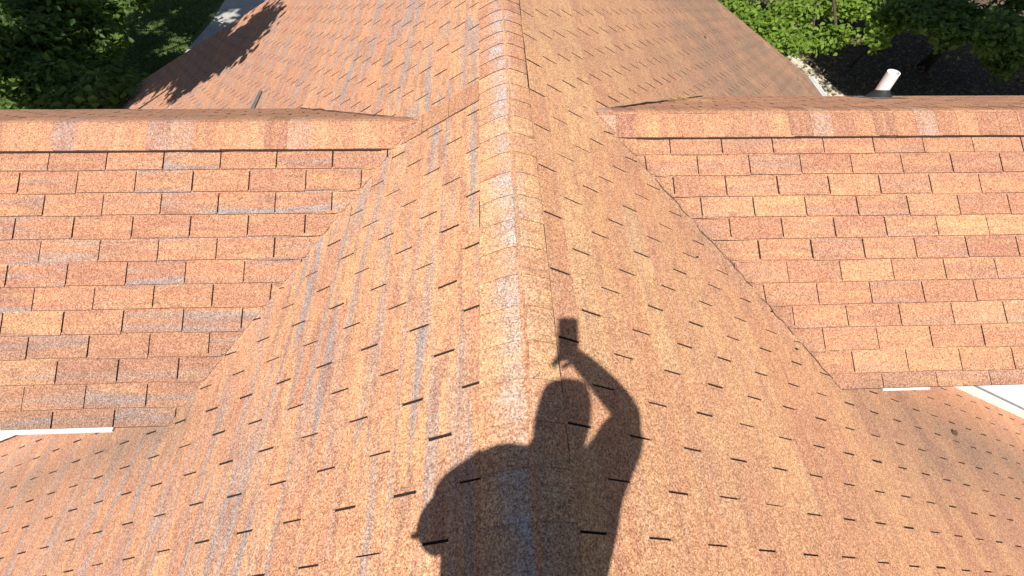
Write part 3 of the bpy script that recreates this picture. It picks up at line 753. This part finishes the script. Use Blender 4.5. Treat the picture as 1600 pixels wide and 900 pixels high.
# ------------------------------------------------------------------ debris on the roof
M_NEEDLE = simple('dry_needles', (.42, .27, .12), .9)
dx, dy = 1.02, 2.97
dz = max(z_mr(1.55, 3.38), z_fr(1.55, 3.38))
cl = empty('pine_needle_clump', (1.50, 3.36, dz + .012 + CAMZ)); tag(cl, 'small clump of dry pine needles caught in the valley behind the right wing', 'pine needles')
for part_, cnt in (('needles', 60),):
    q = MB()
    for _ in range(cnt):
        a = random.uniform(-.5, .5) + random.choice((0, math.pi)); L = random.uniform(.04, .11); cx, cy = random.gauss(0, .06), random.gauss(0, .03)
        p = Vector((cx, cy, random.uniform(0, .02))); q.tube([p, p + Vector((math.cos(a)*L, math.sin(a)*L, random.uniform(-.01, .03)))], [.0022, .001], 3)
    q.build(part_, M_NEEDLE, cl)
def roof_leaf(k, x, y, s, label, mat=M_DRY, name='fallen_leaf', grp=None):
    z = HF[k](x, y) + .016; P = np.array([(0, 0, 0.)]); o = leaves(name, P, np.array([(0.2, -.2, 1.)]), s, mat, None)
    o.location = (x, y, z + CAMZ); tag(o, label, 'leaf', grp); return o
roof_leaf('mr', 3.55, 6.85, .09, 'small dry curled leaf high on the far right slope below the gable edge')
roof_leaf('mr', 5.25, 7.70, .10, 'small dry leaf low on the far right slope near the gutter corner')
roof_leaf('mr', 2.62, 5.9, .05, 'tiny pale leaf fragment in the middle of the far right slope')
roof_leaf('mr', 3.02, 1.10, .05, 'small dark leaf on the lower right slope just below the white wall trim')
roof_leaf('mr', 1.08, 1.66, .018, 'tiny dark seed among the tabs right of the ridge, upper one', M_RUB, 'seed')
roof_leaf('mr', 1.62, 1.28, .022, 'tiny dark seed among the tabs near the right valley, lower one', M_RUB, 'seed')

# ------------------------------------------------------------------ the photographer (only the shadow falls in the picture)
A_ = Vector((SUN.x, SUN.y, 0)).normalized(); E1 = Vector((A_.y, -A_.x, 0))
sE, cE = math.sin(SUN_EL), math.cos(SUN_EL)
def SV(X, E2, b):
    """a point whose shadow falls at (X, E2) in the sun's view, b metres behind the lens"""
    return E1*X - A_*b + Vector((0, 0, (E2 + b*sE)/cE))
M_SKIN = simple('skin', (.45, .26, .18), .6, 20, .08); M_SHIRT = simple('grey_cotton', (.16, .17, .20), .9, 40, .15)
M_JEANS = simple('denim', (.06, .08, .14), .9, 60, .2); M_HAIR = simple('brown_hair', (.05, .03, .02), .7, 60, .4); M_SHOE = simple('shoe_leather', (.08, .06, .05), .6)
person = empty('person', (-.12, -.36, CAMZ + RZ - .05)); tag(person, 'person in a grey shirt and jeans straddling the ridge, holding up a phone', 'person')
PO = Vector(person.location) - Vector((0, 0, CAMZ))
def skinned(name, nodes, edges, mat, parent, sub=2, root=0):
    me = bpy.data.meshes.new(name); me.from_pydata([tuple(Vector(p) - PO) for p, r in nodes], edges, []); me.materials.append(mat)
    o = link(bpy.data.objects.new(name, me), parent)
    sk = o.modifiers.new('skin', 'SKIN'); 
    if not me.skin_vertices: me.skin_vertices.new() if hasattr(me.skin_vertices, 'new') else None
    return o, me, sk, sub
def skin_mesh(name, nodes, edges, mat, parent, sub=2, root=0):
    bm = bmesh.new(); L = bm.verts.layers.skin.verify(); vs = []
    for i, (p, r) in enumerate(nodes):
        v = bm.verts.new(Vector(p) - PO); v[L].radius = r if isinstance(r, tuple) else (r, r); v[L].use_root = (i == root); vs.append(v)
    for a, b in edges: bm.edges.new((vs[a], vs[b]))
    me = bpy.data.meshes.new(name); bm.to_mesh(me); bm.free(); me.materials.append(mat)
    o = link(bpy.data.objects.new(name, me), parent)
    m1 = o.modifiers.new('skin', 'SKIN'); m1.use_smooth_shade = True
    m2 = o.modifiers.new('sub', 'SUBSURF'); m2.levels = sub; m2.render_levels = sub
    return o
hip = SV(.03, -.73, .42); belly = SV(.037, -.60, .395); chest = SV(.02, -.505, .38); neckb = SV(.025, -.385, .335); neck = SV(.03, -.33, .29)
hc1 = SV(.036, -.275, .25); hc2 = SV(.037, -.215, .235)
shl = SV(-.165, -.478, .36); shr = SV(.175, -.40, .35)
ell = SV(-.232, -.570, .34); hal = SV(-.262, -.620, .30)
elr = SV(.268, -.215, .22); fm = SV(.19, -.155, .14); wr = SV(.080, -.078, .090)
palm = SV(.045, -.052, .066)
zr = lambda x: RZ - SR*(x-RX) + .03; zl = lambda x: RZ - SL*(RX-x) + .03
kr = Vector((.36, -.30, -1.15)); ar = Vector((.50, -.42, zr(.50)+.09)); tr_ = Vector((.53, -.26, zr(.53)+.035))
kl = Vector((-.20, -.44, -1.12)); al = Vector((-.29, -.54, zl(-.29)+.09)); tl_ = Vector((-.33, -.38, zl(-.33)+.035))
hipr = hip + Vector((.10, 0, -.05)); hipl = hip + Vector((-.10, 0, -.05))
nodes = [(hip, (.165, .15)), (belly, (.190, .165)), (chest, (.125, .11)), (neckb, .10), (neck, .080), (hc1, (.075, .080)), (hc2, (.074, .085)),
 (shl, .080), (ell, .072), (hal, .066), (shr, .072), (elr, .062), (fm, .054), (wr, .038), (palm, (.026, .018)),
 (hipr, .092), (kr, .06), (ar, .042), (hipl, .092), (kl, .06), (al, .042), (tr_, .035), (tl_, .035)]
edges = [(0,1),(1,2),(2,3),(3,4),(4,5),(5,6),(2,7),(7,8),(8,9),(2,10),(10,11),(11,12),(12,13),(13,14),(0,15),(15,16),(16,17),(17,21),(0,18),(18,19),(19,20),(20,22)]
# fingers of both hands (each its own chain rooted in the palm)
def hand(pi, base, d, side, curl, L=(.072, .080, .075, .060), sp=.017):
    d = d.normalized(); side = side.normalized(); cr = curl.normalized()
    for k_, l_ in enumerate(L):
        o_ = base + side*sp*(k_-1.5) + d*.012; i0 = len(nodes)
        nodes.append((o_, .009)); nodes.append((o_ + d*l_*.42 + cr*.008, .0085)); nodes.append((o_ + d*l_*.75 + cr*.026, .0075)); nodes.append((o_ + d*l_*.88 + cr*.045, .006))
        edges.extend([(pi, i0), (i0, i0+1), (i0+1, i0+2), (i0+2, i0+3)])
    i0 = len(nodes); t0 = base - side*.022 - d*.02
    nodes.append((t0, .011)); nodes.append((t0 - side*.026 + d*.022 + cr*.012, .0095)); nodes.append((t0 - side*.034 + d*.045 + cr*.024, .0075)); edges.extend([(pi, i0), (i0, i0+1), (i0+1, i0+2)])
hb_ = SV(.030, -.045, .060)
hand(14, hb_, SV(-.03, -.053, .058) - hb_, SV(.03, 0, .06) - SV(.03, -.05, .06), -RIGHT*.2 - UP*.3, (.036, .042, .040, .032), .013)
hl2 = SV(-.275, -.632, .290); i9 = len(nodes); nodes.append((hl2, (.036, .022))); edges.append((9, i9))
hand(i9, hl2, SV(-.310, -.655, .262) - hl2, Vector((1, .4, 0)), Vector((.3, .5, -.5)), (.040, .046, .042, .034), .012)
body = skin_mesh('body', nodes, edges, M_SKIN, person)
# clothing: slightly larger skins over the same joints
def grow(r, g_): return tuple(x+g_ for x in r) if isinstance(r, tuple) else r+g_
def sub_skin(name, idx, ed, g_, mat):
    mp_ = {j: i for i, j in enumerate(idx)}
    return skin_mesh(name, [(nodes[j][0], grow(nodes[j][1], g_)) for j in idx], [(mp_[a], mp_[b]) for a, b in ed], mat, person)
sub_skin('shirt', [0, 1, 2, 3, 7, 8, 10, 11], [(0,1),(1,2),(2,3),(2,7),(7,8),(2,10),(10,11)], .022, M_SHIRT)
sub_skin('trousers', [0, 15, 16, 17, 18, 19, 20], [(0,15),(15,16),(16,17),(0,18),(18,19),(19,20)], .013, M_JEANS)
for a_, t_ in ((ar, tr_), (al, tl_)):
    skin_mesh('shoe', [(a_ + Vector((0, -.05, -.035)), .048), (a_ + Vector((0, 0, -.03)), .052), (t_ + Vector((0, .02, .005)), .043)], [(0, 1), (1, 2)], M_SHOE, person)
# head: an ovoid with brow, nose, mouth, ears and hair
hc = SV(.037, -.222, .235); face = (Vector((0, 0, 0)) - hc).normalized()   # looks at the phone
fr = face; ru = Vector((0, 0, 1)); ru = (ru - fr*ru.dot(fr)).normalized(); rr_ = fr.cross(ru)
def head_part(name, mat, fn, n1=20, n2=28):
    V = []; F = []
    for i in range(n1+1):
        th = math.pi*i/n1
        for j in range(n2):
            ph = 2*math.pi*j/n2; d = Vector((math.sin(th)*math.cos(ph), math.sin(th)*math.sin(ph), math.cos(th))); p = fn(d)
            V.append(hc + rr_*p.x + fr*p.y + ru*p.z - PO)
    for i in range(n1):
        for j in range(n2): F.append((i*n2+j, i*n2+(j+1) % n2, (i+1)*n2+(j+1) % n2, (i+1)*n2+j))
    return mesh_obj(name, V, F, mat, person, True)
def headf(d):
    x, y, z = d.x*.074, d.y*.094, d.z*.118
    if z < 0: x *= 1 + .25*z/.118; y *= 1 + .10*z/.118
    if y > .05:
        nz = math.exp(-((x/.012)**2)) * max(0, 1-abs(z+.018)/.032); y += .024*nz
        y -= .006*(math.exp(-((abs(x)-.032)/.012)**2)*math.exp(-((z-.008)/.010)**2)); y += .005*math.exp(-((z+.062)/.008)**2)*math.exp(-(x/.022)**2)
    return Vector((x, y, z))
head_part('head', M_SKIN, headf)
head_part('hair', M_HAIR, lambda d: Vector((math.copysign(abs(d.x)**.55, d.x)*.084, d.y*.098 - .012, (max(d.z, .32) if d.y > .25 else math.copysign(abs(d.z)**.8, d.z)*(1 if d.z > 0 else 1.5))*.124 + .004)))
for s in (-1, 1):
    ec = hc + rr_*(.030*s) + fr*.080 + ru*.008 - PO; q = MB(); q.tube([ec, ec+fr*.006], [.011, .006], 10); q.build('eye', simple('eye_white', (.7, .7, .68), .3), person, True)
    ec = hc + rr_*(.071*s) - ru*.005 - PO; q = MB(); q.tube([ec - ru*.028, ec + rr_*s*.004, ec + ru*.024], [.006, .010, .007], 8); q.build('ear', M_SKIN, person, True)
# phone
ph = empty('phone', Vector((0, 0, CAMZ)) - FWD*.012); tag(ph, 'black phone held up by the person whose shadow lies on the ridge', 'phone')
q = MB(); b0 = -FWD*0
cen = SV(-.003, 0, 0) * 1.0
def ringp(w_, h_, off, rad=.011):
    out = []
    for cx_, cy_, a0 in ((1, 1, 0), (-1, 1, 90), (-1, -1, 180), (1, -1, 270)):
        for t in range(5):
            a = R(a0 + t*22.5); out.append(RIGHT*(cx_*(w_/2-rad)+rad*math.cos(a)) + UP*(cy_*(h_/2-rad)+rad*math.sin(a)) - FWD*off)
    return out
q.prism(ringp(.071, .147, 0), ringp(.071, .147, .008)); q.build('case', M_RUB, ph)
q = MB(); q.prism(ringp(.066, .142, .0081), ringp(.066, .142, .0085)); q.build('screen', simple('screen_glass', (.02, .02, .025), .1), ph)
